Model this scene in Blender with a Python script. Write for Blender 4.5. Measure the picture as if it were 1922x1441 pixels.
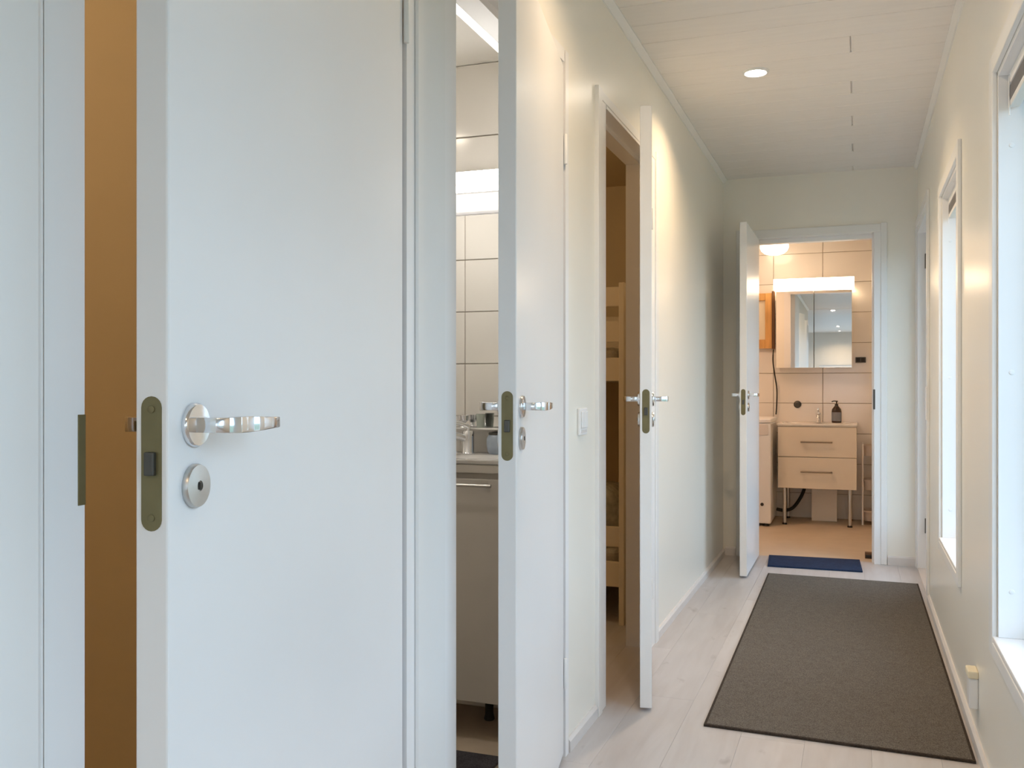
import bpy, bmesh, math, random
from mathutils import Matrix, Vector
random.seed(7)
for o in list(bpy.data.objects):
    bpy.data.objects.remove(o)
scene = bpy.context.scene
COL = scene.collection

# ------------------------------------------------------------------ camera
F_PX = 1772.0
THETA = math.atan(648.0 / F_PX)
cam = bpy.data.cameras.new('camera')
cam.sensor_fit = 'HORIZONTAL'
cam.sensor_width = 36.0
cam.lens = 36.0 * F_PX / 1922.0
cam.shift_y = 3.5 / 1922.0
cam.clip_start = 0.02
cam_o = bpy.data.objects.new('camera', cam)
cam_o.location = (0, 0, 1.10)
cam_o.rotation_euler = (math.radians(90), 0, THETA)
COL.objects.link(cam_o)
scene.camera = cam_o

# ------------------------------------------------------------------ world: bright overcast sky
SKY = 5.0
world = bpy.data.worlds.new('sky')
scene.world = world
world.use_nodes = True
wn = world.node_tree.nodes
wn['Background'].inputs['Color'].default_value = (0.58, 0.78, 1.0, 1)
wn['Background'].inputs['Strength'].default_value = SKY

scene.view_settings.view_transform = 'Standard'
scene.view_settings.look = 'None'
scene.view_settings.gamma = 1.0
scene.view_settings.use_curve_mapping = False
scene.view_settings.exposure = 0.10
scene.cycles.max_bounces = 14
scene.cycles.diffuse_bounces = 9
scene.cycles.glossy_bounces = 6
scene.cycles.transparent_max_bounces = 12
scene.cycles.sample_clamp_indirect = 6.0
scene.cycles.caustics_reflective = False
scene.cycles.caustics_refractive = False

DOWN_W = 11.0            # corridor downlights
DOWN_COL = (1.0, 0.70, 0.42)

def portal(name, loc, rot, sx, sy):
    l = bpy.data.lights.new(name, 'AREA')
    l.shape = 'RECTANGLE'; l.size = sx; l.size_y = sy
    l.cycles.is_portal = True
    o = bpy.data.objects.new(name, l)
    o.location = loc; o.rotation_euler = rot
    COL.objects.link(o)

# ------------------------------------------------------------------ main measures (metres, camera above x=0 y=0)
XL, XR = -0.82, 0.345      # corridor wall faces
H = 2.44                   # corridor ceiling
YE = 6.25                  # end wall face
WT = 0.10                  # partition thickness
YB = 8.25                  # bathroom back wall
HB = 2.30                  # bathroom ceiling
HT = 2.205                 # toilet ceiling
YR = -1.2                  # corridor opens to the living room here

W = {}

def link(o):
    COL.objects.link(o); return o

def tag(o, label=None, cat=None, group=None, kind=None):
    if label: o['label'] = label
    if cat: o['category'] = cat
    if group: o['group'] = group
    if kind: o['kind'] = kind
    return o

def thing(name, loc=(0, 0, 0), rotz=0.0, label=None, cat=None, group=None, kind=None):
    o = bpy.data.objects.new(name, None)
    o.empty_display_size = 0.1
    o.location = loc; o.rotation_euler = (0, 0, rotz)
    W[o.name] = Matrix.Translation(loc) @ Matrix.Rotation(rotz, 4, 'Z')
    link(o)
    return tag(o, label, cat, group, kind)

def add(name, bm, mat, parent=None, local=False, smooth=False, loc=None, rotz=0.0, base=None):
    """one mesh object; geometry is given in world space unless local"""
    bmesh.ops.recalc_face_normals(bm, faces=bm.faces)
    M = Matrix.Identity(4)
    if parent is not None:
        Wp = W[parent.name]
        if local:
            if loc is not None:
                M = Matrix.Translation(loc) @ Matrix.Rotation(rotz, 4, 'Z')
        else:
            bm.transform(Wp.inverted())
    else:
        Wp = Matrix.Identity(4)
        if base is None and not local:
            xs = [v.co for v in bm.verts]
            base = (sum(v.x for v in xs) / len(xs), sum(v.y for v in xs) / len(xs), min(v.z for v in xs))
        if base is not None:
            M = Matrix.Translation(base)
            bm.transform(M.inverted())
    me = bpy.data.meshes.new(name)
    bm.to_mesh(me); bm.free()
    if smooth:
        for p in me.polygons: p.use_smooth = True
    me.materials.append(mat)
    o = bpy.data.objects.new(name, me)
    o.parent = parent
    o.location = M.to_translation()
    o.rotation_euler = M.to_euler()
    link(o)
    W[o.name] = Wp @ M
    if smooth:
        try:
            me.set_sharp_from_angle(angle=math.radians(40))
        except Exception:
            pass
    return o

# ------------------------------------------------------------------ shape helpers
def box(lo, hi, bevel=0.0, seg=2):
    bm = bmesh.new()
    bmesh.ops.create_cube(bm, size=1.0)
    c = [(lo[i] + hi[i]) / 2 for i in range(3)]
    s = [abs(hi[i] - lo[i]) for i in range(3)]
    for v in bm.verts:
        v.co = Vector((c[0] + v.co.x * s[0], c[1] + v.co.y * s[1], c[2] + v.co.z * s[2]))
    if bevel > 0:
        bmesh.ops.bevel(bm, geom=list(bm.edges), offset=min(bevel, min(s) * 0.45), segments=seg, affect='EDGES', profile=0.5)
    return bm

def prism(poly, axis, a, b, bevel=0.0):
    """extrude a 2D polygon along axis; 2D coords are the two other axes in xyz order"""
    bm = bmesh.new()
    def mk(p, t):
        if axis == 0: return (t, p[0], p[1])
        if axis == 1: return (p[0], t, p[1])
        return (p[0], p[1], t)
    v0 = [bm.verts.new(mk(p, a)) for p in poly]
    v1 = [bm.verts.new(mk(p, b)) for p in poly]
    n = len(poly)
    bm.faces.new(v0); bm.faces.new(list(reversed(v1)))
    for i in range(n):
        bm.faces.new((v0[i], v0[(i + 1) % n], v1[(i + 1) % n], v1[i]))
    if bevel > 0:
        bmesh.ops.bevel(bm, geom=list(bm.edges), offset=bevel, segments=2, affect='EDGES', profile=0.5)
    return bm

def lathe(profile, n=32, center=(0, 0, 0), axis='Z', sign=1):
    """profile: (radius, height) list"""
    bm = bmesh.new()
    rings = []
    for r, z in profile:
        if r < 1e-6:
            rings.append([bm.verts.new((0, 0, z))])
        else:
            rings.append([bm.verts.new((r * math.cos(2 * math.pi * k / n), r * math.sin(2 * math.pi * k / n), z)) for k in range(n)])
    for A, B in zip(rings, rings[1:]):
        if len(A) == 1 and len(B) == 1: continue
        for k in range(n):
            k2 = (k + 1) % n
            if len(A) == 1: bm.faces.new((A[0], B[k], B[k2]))
            elif len(B) == 1: bm.faces.new((A[k], A[k2], B[0]))
            else: bm.faces.new((A[k], A[k2], B[k2], B[k]))
    if len(rings[0]) > 1 and len(rings[-1]) > 1:
        A, B = rings[-1], rings[0]
        for k in range(n): bm.faces.new((A[k], A[(k + 1) % n], B[(k + 1) % n], B[k]))
    for R in (rings[0], rings[-1]):
        if len(R) > 1 and (len(rings[0]) == 1 or len(rings[-1]) == 1):
            try: bm.faces.new(R)
            except ValueError: pass
    M = Matrix.Identity(4)
    if axis == 'Y': M = Matrix.Rotation(math.radians(-90 * sign), 4, 'X')
    elif axis == 'X': M = Matrix.Rotation(math.radians(90 * sign), 4, 'Y')
    elif sign < 0: M = Matrix.Rotation(math.pi, 4, 'X')
    bm.transform(Matrix.Translation(center) @ M)
    return bm

def tube(pts, r, n=10, rs=None):
    bm = bmesh.new()
    P = [Vector(p) for p in pts]
    prev = None; rings = []
    for i, p in enumerate(P):
        t = (P[min(i + 1, len(P) - 1)] - P[max(i - 1, 0)]).normalized()
        if prev is None:
            up = Vector((0, 0, 1)) if abs(t.z) < 0.9 else Vector((1, 0, 0))
            a = t.cross(up).normalized()
        else:
            a = (prev - t * prev.dot(t)).normalized()
        b = t.cross(a); prev = a
        rr = rs[i] if rs else r
        rings.append([bm.verts.new(p + (a * math.cos(2 * math.pi * k / n) + b * math.sin(2 * math.pi * k / n)) * rr) for k in range(n)])
    for A, B in zip(rings, rings[1:]):
        for k in range(n):
            bm.faces.new((A[k], A[(k + 1) % n], B[(k + 1) % n], B[k]))
    bm.faces.new(rings[0]); bm.faces.new(list(reversed(rings[-1])))
    return bm

def smooth_path(pts, n=8):
    P = [Vector(p) for p in pts]; out = []
    for i in range(len(P) - 1):
        p0, p1, p2, p3 = P[max(i - 1, 0)], P[i], P[i + 1], P[min(i + 2, len(P) - 1)]
        for k in range(n):
            t = k / n
            out.append(0.5 * ((2 * p1) + (p2 - p0) * t + (2 * p0 - 5 * p1 + 4 * p2 - p3) * t * t + (3 * p1 - p0 - 3 * p2 + p3) * t ** 3))
    out.append(P[-1]); return out

def join(*bms):
    out = bmesh.new()
    for b in bms:
        me = bpy.data.meshes.new('tmp'); b.to_mesh(me); b.free()
        out.from_mesh(me); bpy.data.meshes.remove(me)
    return out

def wall(axis, a, b, ucuts, zcuts, solid):
    """wall slab between planes a and b on axis ('X' or 'Y'), holes where solid(u,z) is False; one welded mesh"""
    bm = bmesh.new(); V = {}
    def vert(t, u, z):
        k = (round(t, 5), round(u, 5), round(z, 5))
        if k not in V:
            V[k] = bm.verts.new((t, u, z) if axis == 'X' else (u, t, z))
        return V[k]
    nu, nz = len(ucuts) - 1, len(zcuts) - 1
    S = lambda i, j: 0 <= i < nu and 0 <= j < nz and solid((ucuts[i] + ucuts[i + 1]) / 2, (zcuts[j] + zcuts[j + 1]) / 2)
    for i in range(nu):
        for j in range(nz):
            if not S(i, j): continue
            u0, u1, z0, z1 = ucuts[i], ucuts[i + 1], zcuts[j], zcuts[j + 1]
            for t in (a, b):
                bm.faces.new((vert(t, u0, z0), vert(t, u1, z0), vert(t, u1, z1), vert(t, u0, z1)))
            for di, dj, q in ((-1, 0, ((u0, z0), (u0, z1))), (1, 0, ((u1, z0), (u1, z1))), (0, -1, ((u0, z0), (u1, z0))), (0, 1, ((u0, z1), (u1, z1)))):
                if not S(i + di, j + dj):
                    (p, r), (s2, t2) = q
                    bm.faces.new((vert(a, p, r), vert(a, s2, t2), vert(b, s2, t2), vert(b, p, r)))
    return bm

def holes(list_):
    return lambda u, z: not any(u0 < u < u1 and z0 < z < z1 for u0, u1, z0, z1 in list_)

# ------------------------------------------------------------------ materials
def new_mat(name):
    m = bpy.data.materials.new(name); m.use_nodes = True
    return m, m.node_tree.nodes, m.node_tree.links, m.node_tree.nodes['Principled BSDF']

def paint(name, col, rough=0.45, spec=0.5, metal=0.0, vary=0.02, scale=6.0, bump=0.0, bscale=300.0, coat=0.0, stretch=(1, 1, 1)):
    m, N, L, B = new_mat(name)
    tc = N.new('ShaderNodeTexCoord')
    mp = N.new('ShaderNodeMapping'); mp.inputs['Scale'].default_value = stretch
    L.new(tc.outputs['Object'], mp.inputs['Vector'])
    nz = N.new('ShaderNodeTexNoise'); nz.inputs['Scale'].default_value = scale; nz.inputs['Detail'].default_value = 4
    L.new(mp.outputs['Vector'], nz.inputs['Vector'])
    cr = N.new('ShaderNodeValToRGB')
    cr.color_ramp.elements[0].position = 0.3; cr.color_ramp.elements[1].position = 0.7
    cr.color_ramp.elements[0].color = tuple(max(0, c * (1 - vary)) for c in col) + (1,)
    cr.color_ramp.elements[1].color = tuple(min(1, c * (1 + vary)) for c in col) + (1,)
    L.new(nz.outputs['Fac'], cr.inputs['Fac'])
    L.new(cr.outputs['Color'], B.inputs['Base Color'])
    B.inputs['Roughness'].default_value = rough
    B.inputs['Metallic'].default_value = metal
    B.inputs['Specular IOR Level'].default_value = spec
    B.inputs['Coat Weight'].default_value = coat
    if bump > 0:
        n2 = N.new('ShaderNodeTexNoise'); n2.inputs['Scale'].default_value = bscale; n2.inputs['Detail'].default_value = 3
        L.new(tc.outputs['Object'], n2.inputs['Vector'])
        bp = N.new('ShaderNodeBump'); bp.inputs['Strength'].default_value = bump; bp.inputs['Distance'].default_value = 0.002
        L.new(n2.outputs['Fac'], bp.inputs['Height']); L.new(bp.outputs['Normal'], B.inputs['Normal'])
    return m

def emit(name, col, strength):
    m, N, L, B = new_mat(name)
    B.inputs['Base Color'].default_value = (0.9, 0.9, 0.9, 1)
    B.inputs['Emission Color'].default_value = tuple(col) + (1,)
    B.inputs['Emission Strength'].default_value = strength
    return m

def plank_mat(name, c1, c2, dark):
    m, N, L, B = new_mat(name)
    tc = N.new('ShaderNodeTexCoord'); oi = N.new('ShaderNodeObjectInfo')
    off = N.new('ShaderNodeVectorMath'); off.operation = 'SCALE'; off.inputs[0].default_value = (13.7, 29.1, 5.3)
    L.new(oi.outputs['Random'], off.inputs['Scale'])
    ad = N.new('ShaderNodeVectorMath'); ad.operation = 'ADD'
    L.new(tc.outputs['Object'], ad.inputs[0]); L.new(off.outputs['Vector'], ad.inputs[1])
    mp = N.new('ShaderNodeMapping'); mp.inputs['Scale'].default_value = (14, 1.6, 6)
    L.new(ad.outputs['Vector'], mp.inputs['Vector'])
    n1 = N.new('ShaderNodeTexNoise'); n1.inputs['Scale'].default_value = 1.6; n1.inputs['Detail'].default_value = 6; n1.inputs['Distortion'].default_value = 0.6
    L.new(mp.outputs['Vector'], n1.inputs['Vector'])
    cr = N.new('ShaderNodeValToRGB')
    cr.color_ramp.elements[0].position = 0.30; cr.color_ramp.elements[0].color = tuple(c2) + (1,)
    cr.color_ramp.elements[1].position = 0.68; cr.color_ramp.elements[1].color = tuple(c1) + (1,)
    L.new(n1.outputs['Fac'], cr.inputs['Fac'])
    mk = N.new('ShaderNodeMapping'); mk.inputs['Scale'].default_value = (9, 4.2, 6)
    L.new(ad.outputs['Vector'], mk.inputs['Vector'])
    n2 = N.new('ShaderNodeTexNoise'); n2.inputs['Scale'].default_value = 1.5; n2.inputs['Detail'].default_value = 3
    L.new(mk.outputs['Vector'], n2.inputs['Vector'])
    kr = N.new('ShaderNodeValToRGB')
    kr.color_ramp.elements[0].position = 0.66; kr.color_ramp.elements[0].color = (0, 0, 0, 1)
    kr.color_ramp.elements[1].position = 0.80; kr.color_ramp.elements[1].color = (1, 1, 1, 1)
    L.new(n2.outputs['Fac'], kr.inputs['Fac'])
    mx = N.new('ShaderNodeMix'); mx.data_type = 'RGBA'
    L.new(kr.outputs['Color'], mx.inputs['Factor'])
    L.new(cr.outputs['Color'], mx.inputs[6]); mx.inputs[7].default_value = tuple(dark) + (1,)
    hv = N.new('ShaderNodeHueSaturation')
    vr = N.new('ShaderNodeMapRange'); vr.inputs['To Min'].default_value = 0.95; vr.inputs['To Max'].default_value = 1.05
    L.new(oi.outputs['Random'], vr.inputs['Value']); L.new(vr.outputs['Result'], hv.inputs['Value'])
    L.new(mx.outputs[2], hv.inputs['Color']); L.new(hv.outputs['Color'], B.inputs['Base Color'])
    B.inputs['Roughness'].default_value = 0.38
    return m

def fabric(name, c1, c2, scale=260.0, bump=0.6, rough=0.95, stretch=(1, 1, 1), low=0.35):
    m, N, L, B = new_mat(name)
    tc = N.new('ShaderNodeTexCoord')
    mp = N.new('ShaderNodeMapping'); mp.inputs['Scale'].default_value = stretch
    L.new(tc.outputs['Object'], mp.inputs['Vector'])
    n1 = N.new('ShaderNodeTexNoise'); n1.inputs['Scale'].default_value = scale; n1.inputs['Detail'].default_value = 3
    n2 = N.new('ShaderNodeTexNoise'); n2.inputs['Scale'].default_value = scale * 0.12; n2.inputs['Detail'].default_value = 3
    L.new(mp.outputs['Vector'], n1.inputs['Vector']); L.new(mp.outputs['Vector'], n2.inputs['Vector'])
    mx = N.new('ShaderNodeMath'); mx.operation = 'MULTIPLY_ADD'; mx.inputs[1].default_value = low
    L.new(n2.outputs['Fac'], mx.inputs[0]); 
    sc = N.new('ShaderNodeMath'); sc.operation = 'MULTIPLY'; sc.inputs[1].default_value = 1.0 - low
    L.new(n1.outputs['Fac'], sc.inputs[0]); L.new(sc.outputs[0], mx.inputs[2])
    cr = N.new('ShaderNodeValToRGB')
    cr.color_ramp.elements[0].position = 0.36; cr.color_ramp.elements[0].color = tuple(c1) + (1,)
    cr.color_ramp.elements[1].position = 0.64; cr.color_ramp.elements[1].color = tuple(c2) + (1,)
    L.new(mx.outputs[0], cr.inputs['Fac']); L.new(cr.outputs['Color'], B.inputs['Base Color'])
    bp = N.new('ShaderNodeBump'); bp.inputs['Strength'].default_value = bump; bp.inputs['Distance'].default_value = 0.003
    L.new(n1.outputs['Fac'], bp.inputs['Height']); L.new(bp.outputs['Normal'], B.inputs['Normal'])
    B.inputs['Roughness'].default_value = rough
    B.inputs['Specular IOR Level'].default_value = 0.2
    return m

def glass_mat(name):
    m, N, L, B = new_mat(name)
    N.remove(B)
    out = N['Material Output']
    tr = N.new('ShaderNodeBsdfTransparent'); tr.inputs['Color'].default_value = (0.97, 0.98, 0.98, 1)
    gl = N.new('ShaderNodeBsdfGlossy'); gl.inputs['Roughness'].default_value = 0.02
    fr = N.new('ShaderNodeFresnel'); fr.inputs['IOR'].default_value = 1.45
    mx = N.new('ShaderNodeMixShader')
    ge = N.new('ShaderNodeNewGeometry')
    inv = N.new('ShaderNodeMath'); inv.operation = 'SUBTRACT'; inv.inputs[0].default_value = 1.0
    L.new(ge.outputs['Backfacing'], inv.inputs[1])
    mu = N.new('ShaderNodeMath'); mu.operation = 'MULTIPLY'
    L.new(fr.outputs['Fac'], mu.inputs[0]); L.new(inv.outputs[0], mu.inputs[1])
    L.new(mu.outputs[0], mx.inputs['Fac']); L.new(tr.outputs[0], mx.inputs[1]); L.new(gl.outputs[0], mx.inputs[2])
    L.new(mx.outputs[0], out.inputs['Surface'])
    return m

M = {}
M['wall'] = paint('wall_paint', (0.82, 0.80, 0.735), 0.30, 0.5, vary=0.012, scale=2.0, bump=0.05, bscale=90)
M['white'] = paint('white_lacquer', (0.81, 0.81, 0.81), 0.30, 0.5, vary=0.010, scale=3.0)
M['trim'] = paint('trim_white', (0.79, 0.79, 0.78), 0.35, 0.5, vary=0.012, scale=5.0)
M['skirt'] = paint('baseboard_white', (0.66, 0.63, 0.61), 0.45, 0.4, vary=0.03, scale=9.0)
M['ceil'] = paint('ceiling_board_white', (0.80, 0.765, 0.735), 0.5, 0.3, vary=0.02, scale=5.0, stretch=(1, 8, 1))
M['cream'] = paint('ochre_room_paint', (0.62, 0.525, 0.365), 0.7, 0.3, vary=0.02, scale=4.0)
M['plain'] = paint('plain_white_paint', (0.76, 0.74, 0.70), 0.6, 0.3)
M['floor'] = plank_mat('white_washed_plank', (0.515, 0.49, 0.485), (0.455, 0.425, 0.415), (0.32, 0.29, 0.28))
M['floorsub'] = paint('floor_gap', (0.36, 0.32, 0.29), 0.7, 0.3)
M['floorb'] = paint('beige_vinyl', (0.50, 0.41, 0.31), 0.45, 0.4, vary=0.05, scale=7.0)
M['rug'] = fabric('taupe_weave', (0.066, 0.056, 0.046), (0.170, 0.148, 0.126), 300, low=0.12)
M['rugedge'] = fabric('dark_brown_binding', (0.030, 0.022, 0.017), (0.06, 0.045, 0.035), 200)
M['blue'] = fabric('navy_pile', (0.010, 0.020, 0.052), (0.021, 0.042, 0.098), 240)
M['charcoal'] = fabric('charcoal_pile', (0.030, 0.028, 0.034), (0.075, 0.070, 0.078), 200)
M['chrome'] = paint('chrome', (0.80, 0.81, 0.83), 0.12, 0.5, metal=1.0, vary=0.01)
M['steel'] = paint('brushed_steel', (0.60, 0.59, 0.57), 0.32, 0.5, metal=1.0, vary=0.04, scale=60)
M['brass'] = paint('aged_brass', (0.20, 0.17, 0.085), 0.45, 0.5, metal=0.6, vary=0.06, scale=30)
M['darkmetal'] = paint('dark_metal', (0.10, 0.095, 0.085), 0.4, 0.5, metal=0.8)
M['tile'] = paint('glossy_white_tile', (0.80, 0.775, 0.735), 0.12, 0.5, vary=0.015, scale=2.0)
M['grout'] = paint('grey_grout', (0.42, 0.37, 0.32), 0.9, 0.2)
M['mirror'] = paint('mirror_silver', (0.90, 0.91, 0.91), 0.015, 0.5, metal=1.0, vary=0.0)
M['ceramic'] = paint('white_ceramic', (0.82, 0.81, 0.79), 0.10, 0.5, vary=0.005)
M['taupe'] = paint('greige_front', (0.46, 0.43, 0.385), 0.45, 0.4, vary=0.03)
M['vanity'] = paint('cream_cabinet_front', (0.74, 0.68, 0.58), 0.40, 0.4, vary=0.02)
M['bronze'] = paint('dull_bronze', (0.30, 0.25, 0.19), 0.4, 0.5, metal=0.7)
M['plastic'] = paint('white_plastic', (0.80, 0.80, 0.80), 0.35, 0.5, vary=0.005)
M['black'] = paint('black_rubber', (0.02, 0.018, 0.016), 0.5, 0.4)
M['brownglass'] = paint('dark_brown_bottle', (0.035, 0.018, 0.010), 0.12, 0.5)
M['label'] = paint('grey_blue_label', (0.18, 0.20, 0.24), 0.6, 0.3)
M['pine'] = paint('golden_pine', (0.62, 0.34, 0.11), 0.45, 0.4, vary=0.12, scale=5, stretch=(8, 8, 1))
M['darkwood'] = paint('dark_wood', (0.10, 0.045, 0.015), 0.5, 0.4, vary=0.1, scale=8)
M['paper'] = paint('cream_board', (0.75, 0.68, 0.52), 0.8, 0.2)
M['bed'] = paint('bed_lacquer', (0.74, 0.66, 0.52), 0.45, 0.4, vary=0.02)
M['linen'] = fabric('patterned_linen', (0.30, 0.29, 0.22), (0.55, 0.53, 0.44), 26, 0.3)
M['mattress'] = fabric('cream_mattress', (0.50, 0.46, 0.38), (0.58, 0.54, 0.46), 120, 0.3)
M['towel'] = paint('grey_blue_plastic', (0.34, 0.40, 0.48), 0.35, 0.4)
M['greenglass'] = paint('grey_green_glass', (0.36, 0.40, 0.36), 0.15, 0.5)
M['mesh'] = paint('sheer_white_mesh', (0.62, 0.55, 0.50), 0.7, 0.3)
M['glass'] = glass_mat('window_glass')
M['ground'] = paint('lawn', (0.15, 0.165, 0.11), 0.9, 0.2, vary=0.1, scale=4)
M['slat'] = paint('grey_blind_slat', (0.40, 0.38, 0.37), 0.5, 0.4)
M['lens'] = emit('downlight_lens', (1.0, 0.86, 0.70), 60.0)
M['ledwarm'] = emit('warm_led_bar', (1.0, 0.75, 0.50), 11.0)
M['led'] = emit('white_led_bar', (1.0, 0.97, 0.92), 12.0)
M['led2'] = emit('white_led_underside', (1.0, 0.95, 0.90), 0.55)
M['dome'] = emit('warm_dome_glass', (1.0, 0.74, 0.50), 8.0)
M['panel'] = emit('warm_fill_panel', (1.0, 0.60, 0.37), 34.0)  # glow of the added bathroom fill lamp
M['tubelight'] = emit('ceiling_tube_light', (1.0, 0.94, 0.86), 1.6)
M['globe'] = emit('warm_globe', (1.0, 0.72, 0.42), 3.0)

# ================================================================== SETTING
# door data: (near opening, far opening) of the frames in the left wall
FR_T = 2.095           # frame head top
DO = {1: (0.772, 1.665, 0.828, 1.6265), 2: (1.810, 2.715, 1.870, 2.677), 3: (3.105, 4.000, 3.161, 3.925)}   # wall hole y0,y1, clear y0, hinge y

# ---- left wall
hl = [(DO[k][0], DO[k][1], -1, FR_T) for k in DO]
cuts = sorted({YR, YE + 0.1} | {DO[k][0] for k in DO} | {DO[k][1] for k in DO})
tag(add('wall_left', wall('X', XL, XL - WT, cuts, [0.0, FR_T, H + 0.06], holes(hl)), M['wall'], base=(XL, 0, 0)),
    'long cream white corridor wall with three inward doorways', 'wall', kind='structure')

# ---- right wall with windows and a door
ZW0, ZW1 = 0.44, 1.92
WIN = {1: (3.725, 4.485), 2: (2.000, 2.760), 3: (0.275, 1.035)}
D5 = (5.30, 6.19, 2.06)
hr = [(a, b, ZW0, ZW1) for a, b in WIN.values()] + [(D5[0], D5[1], -1, D5[2])] + [(-4.6, -2.2, 0.4, 2.1), (-8.0, -5.6, 0.4, 2.1)]
cuts = sorted({-8.8, YB + 0.1} | {v for h in hr for v in h[:2]})
zc = sorted({0.0, ZW0, ZW1, D5[2], 0.4, 2.1, H + 0.06})
tag(add('wall_right', wall('X', XR, XR + 0.22, cuts, zc, holes(hr)), M['wall'], base=(XR, 0, 0)),
    'cream white outer wall with narrow windows along the corridor', 'wall', kind='structure')

# ---- end wall with the bathroom doorway
E_H0, E_H1 = -0.690, 0.140
tag(add('wall_end', wall('Y', YE, YE + WT, [XL - 0.1, E_H0, E_H1, XR], [0.0, FR_T - 0.03, H + 0.06], holes([(E_H0, E_H1, -1, FR_T - 0.03)])), M['wall'], base=(0, YE, 0)),
    'cream wall closing the corridor around the bathroom doorway', 'wall', kind='structure')

# ---- living room shell behind the camera (seen only in the bathroom mirror)
tag(add('wall_back', wall('Y', -8.8, -8.9, [-3.6, -2.6, -1.6, -0.9, 0.2, XR], [0, 0.5, 1.62, H + 0.06], holes([(-2.6, -1.6, 0.5, 1.62), (-0.9, 0.2, 0.5, 1.62)])), M['plain'], base=(0, -8.8, 0)),
    'far living room wall with two windows, seen in mirror', 'wall', kind='structure')
tag(add('wall_living_room_left', box((-3.6, -8.8, 0), (-3.5, YR - WT, H + 0.06)), M['plain']), 'plain side wall of the living room', 'wall', kind='structure')
tag(add('wall_living_room_front', box((-3.6, YR - WT, 0), (XL, YR, H + 0.06)), M['plain']), 'plain wall beside the corridor mouth', 'wall', kind='structure')

# ---- partitions of the side rooms
XI = -3.0
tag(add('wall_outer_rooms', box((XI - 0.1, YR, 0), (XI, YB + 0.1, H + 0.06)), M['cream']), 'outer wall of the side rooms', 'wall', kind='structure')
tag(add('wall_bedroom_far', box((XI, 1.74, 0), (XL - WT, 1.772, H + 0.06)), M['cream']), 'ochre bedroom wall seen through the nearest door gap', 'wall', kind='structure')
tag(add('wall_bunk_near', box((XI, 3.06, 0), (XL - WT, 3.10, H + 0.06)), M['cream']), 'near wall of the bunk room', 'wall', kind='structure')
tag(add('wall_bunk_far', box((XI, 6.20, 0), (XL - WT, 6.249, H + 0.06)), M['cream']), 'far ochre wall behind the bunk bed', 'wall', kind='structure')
tag(add('wall_toilet_side', box((-2.22, 1.78, 0), (-2.16, 3.0, HT)), M['tile']), 'side wall of the toilet', 'wall', kind='structure')
tag(add('wall_bathroom_left', box((-1.60, YE + WT, 0), (-1.54, YB, HB)), M['tile']), 'left wall of the bathroom', 'wall', kind='structure')

# tile walls: grout slab + single tiles as parts
TW, TH = 0.395, 0.25
_tile_me = {}
def tile_mesh(w, h, face):
    k = (round(w, 4), round(h, 4), face)
    if k in _tile_me: return _tile_me[k]
    g = 0.0020
    bm = box((g, 0, g), (w - g, -0.008 * face, h - g), 0.0015, 1)
    bmesh.ops.recalc_face_normals(bm, faces=bm.faces)
    me = bpy.data.meshes.new('tile'); bm.to_mesh(me); bm.free(); me.materials.append(M['tile'])
    _tile_me[k] = me; return me

def tiled_wall(name, x0, x1, y, z1, xj, zj, face, label, thick=0.05):
    """face=+1: visible side looks to -y; tile faces end flush at y"""
    yb = y + 0.008 * face
    w = add(name, box((x0, min(yb, yb + thick * face), 0), (x1, max(yb, yb + thick * face), z1)), M['grout'], base=((x0 + x1) / 2, yb, 0))
    tag(w, label, 'wall', kind='structure')
    xs = [x0]; k = math.floor((x0 - xj) / TW) + 1
    while xj + k * TW < x1 - 0.01:
        if xj + k * TW > x0 + 0.01: xs.append(xj + k * TW)
        k += 1
    xs.append(x1)
    zs = [0.0]; k = 0
    while zj + k * TH < z1 - 0.01:
        zs.append(zj + k * TH); k += 1
    zs.append(z1)
    Wi = W[w.name].inverted()
    for a, b in zip(xs, xs[1:]):
        for c, d in zip(zs, zs[1:]):
            o = bpy.data.objects.new('tile', tile_mesh(b - a, d - c, face))
            o.parent = w
            o.location = Wi @ Vector((a, yb, c))
            link(o)
    return w

tiled_wall('wall_toilet_far', -2.16, XL - WT, 3.0, HT, -1.08, 0.206, 1, 'glossy tiled toilet wall behind basin and mirror')
tiled_wall('wall_toilet_near', -2.16, XL - WT, 1.788, HT, -1.777, 0.206, -1, 'tiled toilet wall reflected in the toilet mirror', thick=0.008)
tiled_wall('wall_bathroom_back', -1.54, XR, YB, HB, -0.664, 0.206, 1, 'glossy tiled bathroom wall lit orange behind the vanity')

# ---- ceilings
C = thing('ceiling', (-0.2, 2.5, H), 0, 'white board-clad corridor ceiling with cross joints', 'ceiling', kind='structure')
add('ceiling_backing', box((XL - 0.02, YR, H + 0.008), (XR + 0.02, YE + 0.05, H + 0.05)), M['ceil'], C)
PITCH = 0.19
k0 = int(math.floor((YR - 3.845) / PITCH)) + 1
def board(x0, x1, y0, y1):
    return box((x0, y0 + 0.0012, H), (x1, y1 - 0.0012, H + 0.0085), 0.0022, 1)
for k in range(k0, 13):
    y0, y1 = 3.845 + k * PITCH, 3.845 + (k + 1) * PITCH
    y1 = min(y1, YE + 0.02)
    if y1 - y0 < 0.02: break
    if k % 3 == 0:
        add('board', board(XL - 0.01, -0.0265, y0, y1), M['ceil'], C)
        add('board', board(-0.0225, XR + 0.01, y0, y1), M['ceil'], C)
    else:
        add('board', board(XL - 0.01, XR + 0.01, y0, y1), M['ceil'], C)
tag(add('ceiling_living_room', box((-3.6, -8.9, H), (XR + 0.02, YR, H + 0.05)), M['ceil']), 'living room ceiling seen in the bathroom mirror', 'ceiling', kind='structure')
tag(add('ceiling_bedroom', box((XI, YR, H), (XL - WT, 1.74, H + 0.05)), M['cream']), 'bedroom ceiling', 'ceiling', kind='structure')
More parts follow.
